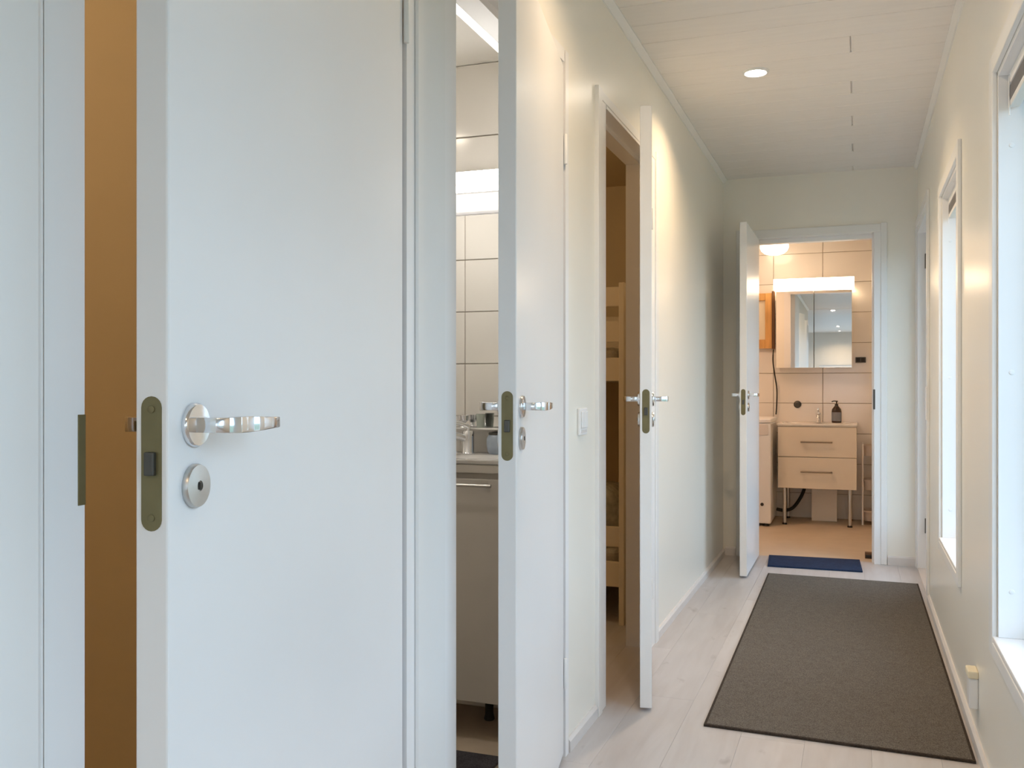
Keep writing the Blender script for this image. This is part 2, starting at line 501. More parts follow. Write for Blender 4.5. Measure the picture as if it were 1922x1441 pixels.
tag(add('ceiling_toilet', box((-2.22, 1.772, HT), (XL - WT, 3.058, HT + 0.04)), M['plain']), 'lowered white toilet ceiling', 'ceiling', kind='structure')
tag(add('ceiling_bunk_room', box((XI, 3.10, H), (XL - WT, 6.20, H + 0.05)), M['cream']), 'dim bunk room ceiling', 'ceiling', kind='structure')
tag(add('ceiling_bathroom', box((-1.60, YE + WT, HB), (XR, YB + 0.06, HB + 0.04)), M['plain']), 'white bathroom ceiling strip above the tiles', 'ceiling', kind='structure')
tag(add('roof', box((-3.8, -9.0, H + 0.08), (XR + 0.35, YB + 0.2, H + 0.2)), M['plain']), 'flat roof over the rooms', 'roof', kind='structure')

# ---- floors
FL = thing('floor', (-0.2, 2.5, 0), 0, 'whitewashed plank floor of the corridor', 'floor', kind='structure')
add('subfloor', box((XL - WT, YR, -0.06), (XR, YE + 0.06, -0.009)), M['floorsub'], FL)
PW, PL = 0.192, 1.285
row = 0
x = XL - WT
while x < XR - 0.01:
    x1 = min(x + PW, XR)
    y = YR - [0.0, 0.62, 0.25, 0.91, 0.43, 1.1, 0.75][row % 7]
    while y < YE + 0.06:
        y0, y1 = max(y, YR), min(y + PL, YE + 0.06)
        if y1 - y0 > 0.02:
            add('plank', box((x + 0.0002, y0 + 0.0002, -0.009), (x1 - 0.0002, y1 - 0.0002, 0.0), 0.0005, 1), M['floor'], FL)
        y += PL
    x = x1; row += 1
tag(add('floor_living_room', box((-3.6, -8.9, -0.06), (XR, YR, 0)), M['floor']), 'living room floor behind the camera', 'floor', kind='structure')
tag(add('floor_bedroom', box((XI, YR, -0.06), (XL - WT, 1.74, 0)), M['floor']), 'bedroom floor', 'floor', kind='structure')
tag(add('floor_toilet', box((-2.22, 1.772, -0.06), (XL - WT, 3.058, 0)), M['floorb']), 'beige toilet floor under the basin cabinet', 'floor', kind='structure')
tag(add('floor_bunk_room', box((XI, 3.10, -0.06), (XL - WT, 6.20, 0)), M['floor']), 'bunk room floor', 'floor', kind='structure')
tag(add('floor_bathroom', box((-1.60, YE + 0.06, -0.06), (XR, YB + 0.06, 0.0)), M['floorb']), 'warm beige bathroom floor', 'floor', kind='structure')
tag(add('ground', box((0.7, -30, -0.5), (40, 40, -0.4)), M['ground']), 'ground outside the windows', 'ground', kind='structure')

# ---- ceiling trims and baseboards
tag(add('trim_1', prism([(XL, H - 0.022), (XL + 0.006, H - 0.022), (XL + 0.016, H - 0.014), (XL + 0.027, H - 0.006), (XL + 0.027, H), (XL, H)], 1, YR, YE), M['trim'], base=(XL, 3, H - 0.022)),
    'slim ceiling moulding above the doors', 'moulding', kind='structure')
tag(add('trim_2', prism([(XR, H - 0.022), (XR - 0.006, H - 0.022), (XR - 0.014, H - 0.014), (XR - 0.022, H - 0.006), (XR - 0.022, H), (XR, H)], 1, YR, YE), M['trim'], base=(XR, 3, H - 0.022)),
    'slim ceiling moulding above the windows', 'moulding', kind='structure')
BH = 0.042
def skirt(name, prof, axis, a, b, label):
    tag(add(name, prism(prof, axis, a, b), M['skirt']), label, 'baseboard', kind='structure')
pl = [(XL, 0), (XL + 0.012, 0), (XL + 0.012, BH - 0.010), (XL + 0.005, BH), (XL, BH)]
pr = [(XR, 0), (XR - 0.012, 0), (XR - 0.012, BH - 0.010), (XR - 0.005, BH), (XR, BH)]
skirt('baseboard_left', pl, 1, 2.720, 3.040, 'short baseboard under the light switch')
skirt('baseboard_left', pl, 1, 4.060, YE, 'baseboard from the third door to the far corner')
skirt('baseboard_left', pl, 1, YR, 0.69, 'baseboard before the nearest door')
skirt('baseboard_right', pr, 1, YR, 5.225, 'long baseboard beneath the windows')
pe = [(YE, 0), (YE - 0.012, 0), (YE - 0.012, BH + 0.004), (YE - 0.005, BH + 0.014), (YE, BH + 0.014)]
skirt('baseboard_end', pe, 0, 0.175, XR - 0.012, 'short baseboard right of the bathroom doorway')
skirt('baseboard_end', pe, 0, XL + 0.012, -0.74, 'stub of baseboard behind the open bathroom door')

# ================================================================== DOORS
def lever_bm(rx, z, s, hand):
    """bent flat lever; path in leaf plan (x along leaf, y out of the face)"""
    path = [(0, 0.004), (0, 0.030), (-0.003, 0.041), (-0.012, 0.047), (-0.028, 0.048), (-0.040, 0.0495), (-0.050, 0.0515), (-0.060, 0.0525), (-0.080, 0.0522), (-0.104, 0.0515)]
    hh = [0.0085, 0.0085, 0.0090, 0.0095, 0.0095, 0.0092, 0.0088, 0.0082, 0.0074, 0.0066]
    tt = [0.0080, 0.0080, 0.0075, 0.0060, 0.0045, 0.0040, 0.0038, 0.0036, 0.0034, 0.0032]
    bm = bmesh.new(); rings = []
    for i, p in enumerate(path):
        a = Vector(path[max(i - 1, 0)]); b = Vector(path[min(i + 1, len(path) - 1)])
        t = (b - a).normalized(); n = Vector((-t.y, t.x))
        q0 = Vector(p) + n * tt[i]; q1 = Vector(p) - n * tt[i]
        R = []
        for q, zz in ((q0, hh[i]), (q1, hh[i]), (q1, -hh[i]), (q0, -hh[i])):
            R.append(bm.verts.new((rx + q.x, s + hand * 0 + q.y, z + zz)))
        rings.append(R)
    for A, B in zip(rings, rings[1:]):
        for k in range(4):
            bm.faces.new((A[k], A[(k + 1) % 4], B[(k + 1) % 4], B[k]))
    bm.faces.new(rings[0]); bm.faces.new(list(reversed(rings[-1])))
    bmesh.ops.bevel(bm, geom=list(bm.edges), offset=0.0011, segments=2, affect='EDGES', profile=0.5)
    return bm

def flip(bm, y0, y1):
    """mirror local y so that plane y0 goes to y1 (used for the other face or the other hand)"""
    for v in bm.verts: v.co.y = y1 - (v.co.y - y0)
    return bm

def leaf(door, hinge, rotz, length, top, hand, zh=1.055):
    """hand +1: corridor face at local y=-.004, leaf body behind it; -1: mirrored"""
    t0, t1 = -0.004, -0.044
    def mir(bm):
        if hand < 0:
            for v in bm.verts: v.co.y = -v.co.y
        return bm
    Wd = W[door.name]
    L0 = Wd.inverted() @ Vector(hinge)
    lf = add('leaf', mir(box((0.004, t1, 0.012), (length, t0, top), 0.0025)), M['white'], door, local=True, loc=L0, rotz=rotz)
    rx = length - 0.052
    # mortise lock plate in the closing edge
    zc = zh - 0.041
    n = 10; hw, hl_ = 0.0125, 0.0745
    yc = (t0 + t1) / 2
    poly = []
    for k in range(n + 1):
        a = math.pi * k / n
        poly.append((yc + hw * math.cos(a), zc + (hl_ - hw) + hw * math.sin(a)))
    for k in range(n + 1):
        a = math.pi + math.pi * k / n
        poly.append((yc + hw * math.cos(a), zc - (hl_ - hw) + hw * math.sin(a)))
    add('lock_plate', mir(prism(poly, 0, length - 0.002, length + 0.0008)), M['brass'], lf, local=True)
    add('latch', mir(prism([(yc - 0.006, zc - 0.013), (yc + 0.006, zc - 0.013), (yc + 0.006, zc + 0.013), (yc - 0.006, zc + 0.013)], 0, length, length + 0.007, 0.0015)), M['darkmetal'], lf, local=True)
    for dz in (0.060, -0.060):
        add('screw', mir(lathe([(0.0042, 0), (0.0042, 0.0012), (0.0026, 0.0018), (0.0, 0.0012)], 16, (length + 0.0006, yc, zc + dz), 'X')), M['brass'], lf, local=True, smooth=True)
    # handles and key roses on both faces
    for side in (0, 1):
        def fin(bm):
            if side: flip(bm, t0, t1)
            return mir(bm)
        add('rose', fin(lathe([(0.0, 0), (0.025, 0), (0.0255, 0.004), (0.0235, 0.0075), (0.0, 0.0085)], 40, (rx, t0, zh), 'Y')), M['chrome'], lf, local=True, smooth=True)
        add('lever', fin(lever_bm(rx, zh, t0 + 0.002, 1)), M['chrome'], lf, local=True, smooth=True)
        add('key_rose', fin(lathe([(0.0, 0), (0.025, 0), (0.0255, 0.004), (0.0240, 0.0075), (0.006, 0.0085), (0.0055, 0.0065), (0.0, 0.0060)], 40, (rx, t0, zh - 0.070), 'Y')), M['steel'], lf, local=True, smooth=True)
        add('key_turn', fin(box((rx - 0.0012, t0 + 0.006, zh - 0.0745), (rx + 0.0012, t0 + 0.0098, zh - 0.0655), 0.0006)), M['darkmetal'], lf, local=True)
    for z in (1.80, 0.25):
        add('hinge', mir(lathe([(0.0, 0), (0.0055, 0.001), (0.0060, 0.003), (0.0060, 0.087), (0.0055, 0.089), (0.0, 0.090)], 16, (0.0, 0.002, z - 0.045))), M['trim'], lf, local=True, smooth=True)
    return lf

XF = XL + 0.008       # frame face, just proud of the wall
def left_door(n, ang, near_casing, far_casing, label, head_casing):
    y0, y1, c0, yh = DO[n]
    d = thing('door_%d' % n, (XL, (y0 + y1) / 2, 0), 0, label, 'door', kind='structure')
    xb = XL - WT
    xr = XL - 0.040
    add('frame_jamb', prism([(xb, y0), (XF, y0), (XF, c0), (xr, c0), (xr, c0 + 0.013), (xb, c0 + 0.013)], 2, 0, FR_T), M['white'], d)
    f0 = yh + 0.006
    add('frame_jamb', prism([(xb, y1), (XF, y1), (XF, f0), (xr, f0), (xr, f0 - 0.013), (xb, f0 - 0.013)], 2, 0, FR_T), M['white'], d)
    zt = 2.056
    add('frame_head', prism([(xb, FR_T), (XF, FR_T), (XF, zt), (xr, zt), (xr, zt - 0.022), (xb, zt - 0.022)], 1, c0 + 0.0132, f0 - 0.0132), M['white'], d)
    for a, b in near_casing:
        add('casing', prism([(XL, a), (XL + 0.013, a), (XL + 0.014, a + 0.002), (XL + 0.014, b - 0.011), (XL + 0.009, b - 0.003), (XL + 0.009, b), (XL, b)], 2, 0, FR_T + 0.005), M['trim'], d)
    for a, b in far_casing:
        add('casing', prism([(XL, a), (XL + 0.010, a), (XL + 0.014, a + 0.004), (XL + 0.014, b - 0.002), (XL + 0.012, b), (XL, b)], 2, 0, FR_T + 0.005), M['trim'], d)
    if head_casing:
        add('head_casing', box((XL, head_casing[0], FR_T - 0.028), (XL + 0.010, head_casing[1], FR_T + 0.005), 0.002), M['trim'], d)
    # strike plate folded onto the frame face
    if n == 1:
        add('strike_plate', box((XF - 0.012, c0 - 0.010, 0.967), (XF + 0.0012, c0 + 0.0008, 1.068), 0.0005, 1), M['brass'], d)
    else:
        add('strike_plate', box((XF - 0.034, c0 - 0.0005, 0.940), (XF - 0.010, c0 + 0.0010, 1.088), 0.0004, 1), M['brass'], d)
    leaf(d, (XL + 0.008, yh, 0), math.radians(ang - 90.0), 0.788, 2.047, 1)
    return d

left_door(1, 7.6, [(0.690, 0.7695)], [(1.668, 1.8005)], 'nearest white door ajar in the left foreground', None)
left_door(2, 9.6, [], [], 'second white door ajar before the tiled toilet', None)
left_door(3, 12.1, [(3.045, 3.103)], [(4.002, 4.055)], 'third white door seen edge-on before the bunk room', (3.104, 4.0015))

# ---- bathroom door in the end wall
d4 = thing('door_4', (-0.25, YE, 0), 0, 'white door swung wide open at the bathroom', 'door', kind='structure')
yf, yr_, yk = YE - 0.008, YE + 0.040, YE + WT
zt4 = 2.042
add('frame_jamb', prism([(E_H1, yk), (E_H1, yf), (0.098, yf), (0.098, yr_), (0.086, yr_), (0.086, yk)], 2, 0, FR_T - 0.03), M['white'], d4)
add('frame_jamb', prism([(E_H0, yk), (E_H0, yf), (-0.640, yf), (-0.640, yr_), (-0.627, yr_), (-0.627, yk)], 2, 0, FR_T - 0.03), M['white'], d4)
add('frame_head', prism([(yk, FR_T - 0.03), (yf, FR_T - 0.03), (yf, zt4), (yr_, zt4), (yr_, zt4 - 0.024), (yk, zt4 - 0.024)], 0, -0.6268, 0.0858), M['white'], d4)
add('casing', box((0.136, YE - 0.014, 0), (0.172, YE, 2.105), 0.003), M['trim'], d4)
add('casing', box((-0.735, YE - 0.014, 0), (-0.690, YE, 2.105), 0.003), M['trim'], d4)
add('head_casing', box((-0.6895, YE - 0.011, 2.050), (0.1355, YE, 2.100), 0.003), M['trim'], d4)
add('strike_plate', box((0.092, yf - 0.0012, 0.955), (0.104, yf + 0.012, 1.078), 0.0005, 1), M['darkmetal'], d4)
leaf(d4, (-0.636, YE - 0.006, 0), math.radians(-90.0), 0.722, 2.037, -1, zh=1.048)

# ---- closed door in the right wall near the far corner
d5 = thing('door_5', (XR, 5.745, 0), 0, 'closed white glazed door in the window wall, near the far corner', 'door', kind='structure')
add('frame_jamb', box((XR - 0.006, D5[0] + 0.0005, 0), (XR + 0.12, D5[0] + 0.045, D5[2] - 0.001), 0.002), M['white'], d5)
add('frame_jamb', box((XR - 0.006, D5[1] - 0.045, 0), (XR + 0.12, D5[1] - 0.0005, D5[2] - 0.001), 0.002), M['white'], d5)
add('frame_head', box((XR - 0.006, D5[0] + 0.0455, D5[2] - 0.046), (XR + 0.12, D5[1] - 0.0455, D5[2] - 0.001), 0.002), M['white'], d5)
add('casing', box((XR - 0.013, 5.225, 0), (XR, D5[0], 2.10), 0.003), M['trim'], d5)
add('casing', box((XR - 0.013, D5[1], 0), (XR, 6.249, 2.10), 0.003), M['trim'], d5)
add('head_casing', box((XR - 0.013, D5[0] + 0.0005, D5[2] - 0.010), (XR, D5[1] - 0.0005, 2.10), 0.003), M['trim'], d5)
l0, l1, lt = D5[0] + 0.048, D5[1] - 0.048, D5[2] - 0.049
lf5 = add('leaf', wall('X', XR + 0.045, XR + 0.085, [l0, l0 + 0.10, l1 - 0.10, l1], [0.012, 0.26, lt - 0.10, lt], holes([(l0 + 0.10, l1 - 0.10, 0.26, lt - 0.10)])), M['white'], d5)
add('pane', box((XR + 0.062, l0 + 0.096, 0.256), (XR + 0.067, l1 - 0.096, lt - 0.096)), M['glass'], lf5)
add('threshold', box((XR - 0.004, D5[0] + 0.046, -0.02), (XR + 0.20, D5[1] - 0.046, 0.0115), 0.002), M['skirt'], d5)
portal('daylight_portal', (XR + 0.215, (l0 + l1) / 2, 1.1), (0, math.radians(90), 0), 1.75, l1 - l0)
add('hinge', lathe([(0.0, 0), (0.006, 0.001), (0.006, 0.089), (0.0, 0.09)], 14, (XR + 0.040, D5[1] - 0.050, 1.80)), M['darkmetal'], lf5, smooth=True)
add('hinge', lathe([(0.0, 0), (0.006, 0.001), (0.006, 0.089), (0.0, 0.09)], 14, (XR + 0.040, D5[1] - 0.050, 0.22)), M['darkmetal'], lf5, smooth=True)
add('keeper_plate', box((XR - 0.0165, 5.222, 0.925), (XR - 0.0125, 5.290, 1.095), 0.001), M['plastic'], d5)

# ================================================================== WINDOWS
def window(n, y0, y1, label, detail=True):
    w = thing('window_%d' % n, (XR, (y0 + y1) / 2, ZW0), 0, label, 'window', kind='structure')
    cw, ct = 0.066, 0.013
    add('casing', box((XR - ct, y0 - cw, ZW0 - 0.05), (XR, y0, ZW1 + 0.05), 0.003), M['trim'], w)
    add('casing', box((XR - ct, y1, ZW0 - 0.05), (XR, y1 + cw, ZW1 + 0.05), 0.003), M['trim'], w)
    add('head_casing', box((XR - ct, y0 + 0.0003, ZW1), (XR, y1 - 0.0003, ZW1 + 0.05), 0.003), M['trim'], w)
    add('apron', box((XR - ct, y0 + 0.0003, ZW0 - 0.05), (XR, y1 - 0.0003, ZW0 - 0.012), 0.003), M['trim'], w)
    add('sill', box((XR - 0.012, y0 + 0.0003, ZW0 - 0.0115), (XR + 0.0975, y1 - 0.0003, ZW0 + 0.004), 0.003), M['white'], w)
    # lining boards of the reveal
    xa, xb = XR + 0.001, XR + 0.098
    for yy, s in ((y0, 1), (y1, -1)):
        lin = add('lining', box((xa, min(yy, yy + s * 0.012), ZW0 + 0.0045), (xb, max(yy, yy + s * 0.012), ZW1 - 0.0125)), M['white'], w)
        if detail:
            for z in (0.565, 1.135, 1.725):
                add('screw_cap', lathe([(0.0, 0), (0.0065, 0), (0.0062, 0.0015), (0.0, 0.0028)], 16, (XR + 0.032, yy + s * 0.012, z), 'Y', s), M['plastic'], lin, smooth=True)
    add('lining', box((xa, y0 + 0.0003, ZW1 - 0.012), (xb, y1 - 0.0003, ZW1)), M['white'], w)
    # sash and pane
    sx0, sx1, f = xb + 0.0005, xb + 0.045, 0.048
    sash = add('sash', wall('X', sx0, sx1, [y0 + 0.001, y0 + f, y1 - f, y1 - 0.001], [ZW0, ZW0 + f, ZW1 - f, ZW1 - 0.001], holes([(y0 + f, y1 - f, ZW0 + f, ZW1 - f)])), M['white'], w)
    add('pane', box((sx0 + 0.022, y0 + f - 0.004, ZW0 + f - 0.004), (sx0 + 0.027, y1 - f + 0.004, ZW1 - f + 0.004)), M['glass'], sash)
    portal('daylight_portal', (XR + 0.215, (y0 + y1) / 2, (ZW0 + ZW1) / 2), (0, math.radians(90), 0), ZW1 - ZW0 - 0.1, y1 - y0 - 0.1)
    return w

window(1, *WIN[1], 'narrow white window nearer the far door')
window(2, *WIN[2], 'narrow white window cut by the right picture edge')
window(3, *WIN[3], 'narrow white window beside the camera, outside the picture', False)

def plain_window(n, axis, pos, a, b, z0, z1, label):
    w = thing('window_%d' % n, (pos, (a + b) / 2, z0) if axis == 'X' else ((a + b) / 2, pos, z0), 0, label, 'window', kind='structure')
    f = 0.07
    s = add('sash', wall(axis, pos, pos + 0.05, [a + .001, a + f, (a + b) / 2 - f / 2, (a + b) / 2 + f / 2, b - f, b - .001], [z0 + .001, z0 + f, z1 - f, z1 - .001],
            holes([(a + f, (a + b) / 2 - f / 2, z0 + f, z1 - f), ((a + b) / 2 + f / 2, b - f, z0 + f, z1 - f)])), M['white'], w)
    for p, q in ((a + f, (a + b) / 2 - f / 2), ((a + b) / 2 + f / 2, b - f)):
        lo, hi = [pos + 0.02, p - .004, z0 + f - .004], [pos + 0.025, q + .004, z1 - f + .004]
        if axis == 'Y': lo[0], lo[1] = lo[1], lo[0]; hi[0], hi[1] = hi[1], hi[0]
        add('pane', box(lo, hi), M['glass'], s)
    if axis == 'X':
        portal('daylight_portal', (pos + 0.1, (a + b) / 2, (z0 + z1) / 2), (0, math.radians(90), 0), z1 - z0, b - a)
    else:
        portal('daylight_portal', ((a + b) / 2, pos - 0.12, (z0 + z1) / 2), (math.radians(90), 0, 0), b - a, z1 - z0)
plain_window(4, 'X', XR + 0.08, -4.6, -2.2, 0.4, 2.1, 'wide living room window behind the camera')
plain_window(5, 'X', XR + 0.08, -8.0, -5.6, 0.4, 2.1, 'farther living room side window')
plain_window(6, 'Y', -8.87, -0.9, 0.2, 0.5, 1.62, 'back window reflected pale blue in the mirror')
plain_window(7, 'Y', -8.87, -2.6, -1.6, 0.5, 1.62, 'back window left of the reflected one')

def blind(y0, y1, label):
    xc = XR + 0.037
    b = thing('venetian_blind', (xc, (y0 + y1) / 2, ZW1 - 0.10), 0, label, 'blind', 'raised blinds in the corridor windows')
    ya, yb = y0 + 0.018, y1 - 0.018
    add('headrail', box((xc - 0.013, ya, ZW1 - 0.040), (xc + 0.013, yb, ZW1 - 0.0125), 0.002), M['trim'], b)
    for k in range(9):
        z = ZW1 - 0.046 - k * 0.0042
        add('slat', prism([(xc - 0.0125, z - 0.0012), (xc, z + 0.0006), (xc + 0.0125, z - 0.0012), (xc + 0.0125, z - 0.0004), (xc, z + 0.0014), (xc - 0.0125, z - 0.0004)], 1, ya + 0.004, yb - 0.004), M['slat'], b)
    add('bottom_rail', box((xc - 0.0125, ya + 0.004, ZW1 - 0.100), (xc + 0.0125, yb - 0.004, ZW1 - 0.0835), 0.002), M['trim'], b)
    for y in (yb - 0.02, ya + 0.02):
        add('cord', tube([(xc - 0.0142, y, ZW1 - 0.02), (xc - 0.0150, y, ZW1 - 0.07), (xc - 0.0142, y - 0.004, ZW1 - 0.125)], 0.0018, 8), M['plastic'], b, smooth=True)
    return b
blind(*WIN[1], 'raised slatted blind at the head of the narrow window nearer the far door')
blind(*WIN[2], 'raised slatted blind at the head of the window cut by the right edge')

# ================================================================== CORRIDOR OBJECTS
def downlight(x, y, label, watts):
    d = thing('downlight', (x, y, H - 0.006), 0, label, 'ceiling light', 'round downlights along the corridor ceiling')
    add('ring', lathe([(0.043, 0.004), (0.043, 0.0), (0.046, -0.0035), (0.051, -0.003), (0.0545, 0.002), (0.055, 0.006), (0.043, 0.006)], 36, (x, y, H - 0.006)), M['plastic'], d, smooth=True)
    add('lens', lathe([(0.0, 0), (0.0432, 0), (0.0432, 0.003), (0.0, 0.003)], 32, (x, y, H - 0.0055)), M['lens'], d)
    l = bpy.data.lights.new('downlight_beam', 'AREA'); l.shape = 'DISK'; l.size = 0.082
    l.energy = watts; l.color = DOWN_COL; l.spread = math.radians(140)
    o = bpy.data.objects.new('downlight_beam', l); o.parent = d; o.location = (0, 0, -0.006); link(o)
for y, w_, lab in [(4.136, DOWN_W, 'lit round downlight in the boarded ceiling, the only one in direct view'),
                              (2.40, 0.45 * DOWN_W, 'lit round downlight above the second door, outside the view'),
                              (-1.45, DOWN_W, 'lit round downlight reflected highest in the bathroom mirror'),
                              (-6.2, DOWN_W, 'lit round downlight reflected in the middle of the bathroom mirror'),
                              (-8.1, DOWN_W, 'lit round downlight reflected lowest in the bathroom mirror')]:
    downlight(-0.407, y, lab, w_)

# runner rug
def rug_thing(name, corners, z, body, edge, label, cat, bw=0.012):
    cx = sum(c[0] for c in corners) / 4; cy_ = sum(c[1] for c in corners) / 4
    r = thing(name, (cx, cy_, 0), 0, label, cat)
    ins = [(cx + (c[0] - cx) * (1 - bw / abs(c[0] - cx)), cy_ + (c[1] - cy_) * (1 - bw / abs(c[1] - cy_))) for c in corners]
    add('pile', prism(ins, 2, 0.0008, z, 0.0012), body, r)
    bm = bmesh.new()
    vo0 = [bm.verts.new((c[0], c[1], 0.0005)) for c in corners]; vo1 = [bm.verts.new((c[0], c[1], z - 0.0012)) for c in corners]
    vi1 = [bm.verts.new((c[0], c[1], z - 0.0006)) for c in ins]; vi0 = [bm.verts.new((c[0], c[1], 0.0005)) for c in ins]
    for k in range(4):
        j = (k + 1) % 4
        for A, B in ((vo0, vo1), (vo1, vi1), (vi1, vi0), (vi0, vo0)):
            bm.faces.new((A[k], A[j], B[j], B[k]))
    add('binding', bm, edge, r)
    return r
rug_thing('runner_rug', [(-0.489, 5.692), (0.316, 5.668), (0.325, 3.043), (-0.466, 3.077)], 0.009, M['rug'], M['rugedge'], 'taupe woven runner rug with dark edge on the plank floor', 'rug', 0.008)
rug_thing('bath_mat', [(-0.535, 6.300), (0.014, 6.325), (0.030, 5.934), (-0.513, 5.928)], 0.010, M['blue'], M['blue'], 'small navy blue mat across the bathroom doorway', 'mat', 0.01)

# light switch on the left wall
sw = thing('light_switch', (XL, 2.876, 0.945), 0, 'white wall switch between the second and third doors', 'switch')
add('plate', box((XL, 2.834, 0.945), (XL + 0.010, 2.918, 1.030), 0.003), M['plastic'], sw)
add('rocker', box((XL + 0.0102, 2.842, 0.968), (XL + 0.0145, 2.8735, 1.020), 0.002), M['plastic'], sw)
add('rocker', box((XL + 0.0102, 2.8785, 0.968), (XL + 0.0145, 2.910, 1.020), 0.002), M['plastic'], sw)
add('label_strip', box((XL + 0.0102, 2.846, 0.953), (XL + 0.0115, 2.906, 0.962), 0.0005, 1), M['skirt'], sw)

# surface socket low on the right wall
so = thing('wall_socket', (XR, 3.20, 0.12), 0, 'white surface socket low on the wall beside the rug', 'socket')
add('box_body', box((XR - 0.026, 3.168, 0.120), (XR, 3.232, 0.212), 0.004), M['plastic'], so)
add('cap', box((XR - 0.030, 3.163, 0.212), (XR, 3.237, 0.235), 0.004), M['paper'], so)

# door stop on the bathroom floor
ds = thing('door_stop', (0.070, 6.445, 0), 0, 'small dark brown door stop inside the bathroom doorway', 'door stop')
add('body', prism([(6.425, 0.0), (6.470, 0.0), (6.470, 0.034), (6.455, 0.040), (6.432, 0.034), (6.425, 0.02)], 0, 0.046, 0.090, 0.002), M['darkwood'], ds)
add('pad', box((0.050, 6.419, 0.006), (0.086, 6.4245, 0.024), 0.002), M['black'], ds)

# ================================================================== TOILET (second door)
VY = 2.69
bv = thing('basin_cabinet', (-1.28, 2.84, 0), 0, 'greige basin cabinet seen through the second door gap', 'cabinet')
add('carcass', box((-1.575, VY + 0.020, 0.126), (-1.005, 2.992, 0.8305), 0.002), M['taupe'], bv)
add('top_band', box((-1.577, VY + 0.001, 0.831), (-1.003, 2.991, 0.857), 0.002), M['taupe'], bv)
dr = add('front_panel', box((-1.577, VY, 0.126), (-1.003, VY + 0.018, 0.813), 0.002), M['taupe'], bv)
hb = tube(smooth_path([(-1.065, VY + 0.001, 0.796), (-1.065, VY - 0.022, 0.796), (-1.075, VY - 0.028, 0.796), (-1.505, VY - 0.028, 0.796), (-1.515, VY - 0.022, 0.796), (-1.515, VY + 0.001, 0.796)], 4), 0.005, 10)
add('handle', hb, M['steel'], dr, smooth=True)
for x in (-1.50, -1.14):
    add('leg', lathe([(0.016, 0), (0.018, 0.003), (0.014, 0.02), (0.014, 0.1259), (0.0, 0.1259)], 16, (x, 2.90, 0)), M['black'], bv, smooth=True)
wb = thing('wash_basin', (-1.29, 2.84, 0.83), 0, 'white ceramic wash basin behind the second door', 'basin')
def basin_bm(x0, x1, y0, y1, z0, z1, rim, depth):
    bm = bmesh.new()
    def ring(a, b, c, d, z): return [bm.verts.new(p) for p in ((a, c, z), (b, c, z), (b, d, z), (a, d, z))]
    R = [ring(x0 + .01, x1 - .01, y0 + .01, y1, z0), ring(x0, x1, y0, y1, z0 + .012), ring(x0, x1, y0, y1, z1), ring(x0 + rim, x1 - rim, y0 + rim, y1 - 0.10, z1 - .002), ring(x0 + rim * 2.4, x1 - rim * 2.4, y0 + rim * 2.4, y1 - 0.13, z1 - depth)]
    for A, B in zip(R, R[1:]):
        for k in range(4): bm.faces.new((A[k], A[(k + 1) % 4], B[(k + 1) % 4], B[k]))
    bm.faces.new(R[0]); bm.faces.new(R[-1])
    bmesh.ops.bevel(bm, geom=list(bm.edges), offset=0.004, segments=2, affect='EDGES', profile=0.5)
    return bm
add('bowl', basin_bm(-1.585, -0.995, VY - 0.006, 2.992, 0.8575, 0.874, 0.016, 0.012), M['ceramic'], wb, smooth=True)
add('drain', lathe([(0.0, 0), (0.022, 0), (0.022, 0.003), (0.008, 0.004), (0.0, 0.006)], 20, (-1.165, 2.765, 0.8625)), M['steel'], wb, smooth=True)

def faucet(x, y, z, s, label, dirx=0.0, diry=-1.0):
    f = thing('faucet', (x, y, z), 0, label, 'faucet')
    add('body', lathe([(0.024, 0), (0.025, 0.003), (0.021, 0.008), (0.020, 0.055), (0.021, 0.070), (0.017, 0.078), (0.0, 0.080)] if s == 1 else [(0.022, 0), (0.022, 0.004), (0.019, 0.008), (0.019, 0.080), (0.0, 0.085)], 24, (x, y, z)), M['chrome'], f, smooth=True)
    d = Vector((dirx, diry, 0)).normalized()
    p = lambda a, h: (x + d.x * a, y + d.y * a, z + h)
    add('spout', tube(smooth_path([p(0.006, 0.050), p(0.045, 0.062), p(0.085, 0.060), p(0.108, 0.048), p(0.116, 0.030)], 5), 0.012, 12), M['chrome'], f, smooth=True)
    add('handle', tube(smooth_path([p(0.0, 0.076), p(0.0, 0.090), p(0.02, 0.099), p(0.06, 0.108), p(0.085, 0.112)], 4), 0.007, 10, None), M['chrome'], f, smooth=True)
    return f
faucet(-1.222, 2.915, 0.8725, 1, 'chrome basin faucet glimpsed through the second door gap', -0.75, -1.0)

mr = thing('wall_mirror', (-1.28, 2.99, 0.952), 0, 'frameless mirror above the toilet wash basin', 'mirror')
add('mirror_glass', box((-1.56, 2.9935, 0.9605), (-1.00, 2.9995, 1.686), 0.0008, 1), M['mirror'], mr)
lb = thing('mirror_lamp', (-1.28, 2.97, 1.69), 0, 'white glowing light bar over the toilet mirror', 'lamp')
add('housing', box((-1.57, 2.9405, 1.7525), (-0.99, 2.9995, 1.8235), 0.002), M['plastic'], lb)
add('diffuser', box((-1.57, 2.934, 1.752), (-0.99, 2.940, 1.822), 0.002), M['led'], lb)
add('lower_diffuser', box((-1.57, 2.965, 1.689), (-0.99, 2.9995, 1.7515), 0.004), M['led2'], lb)

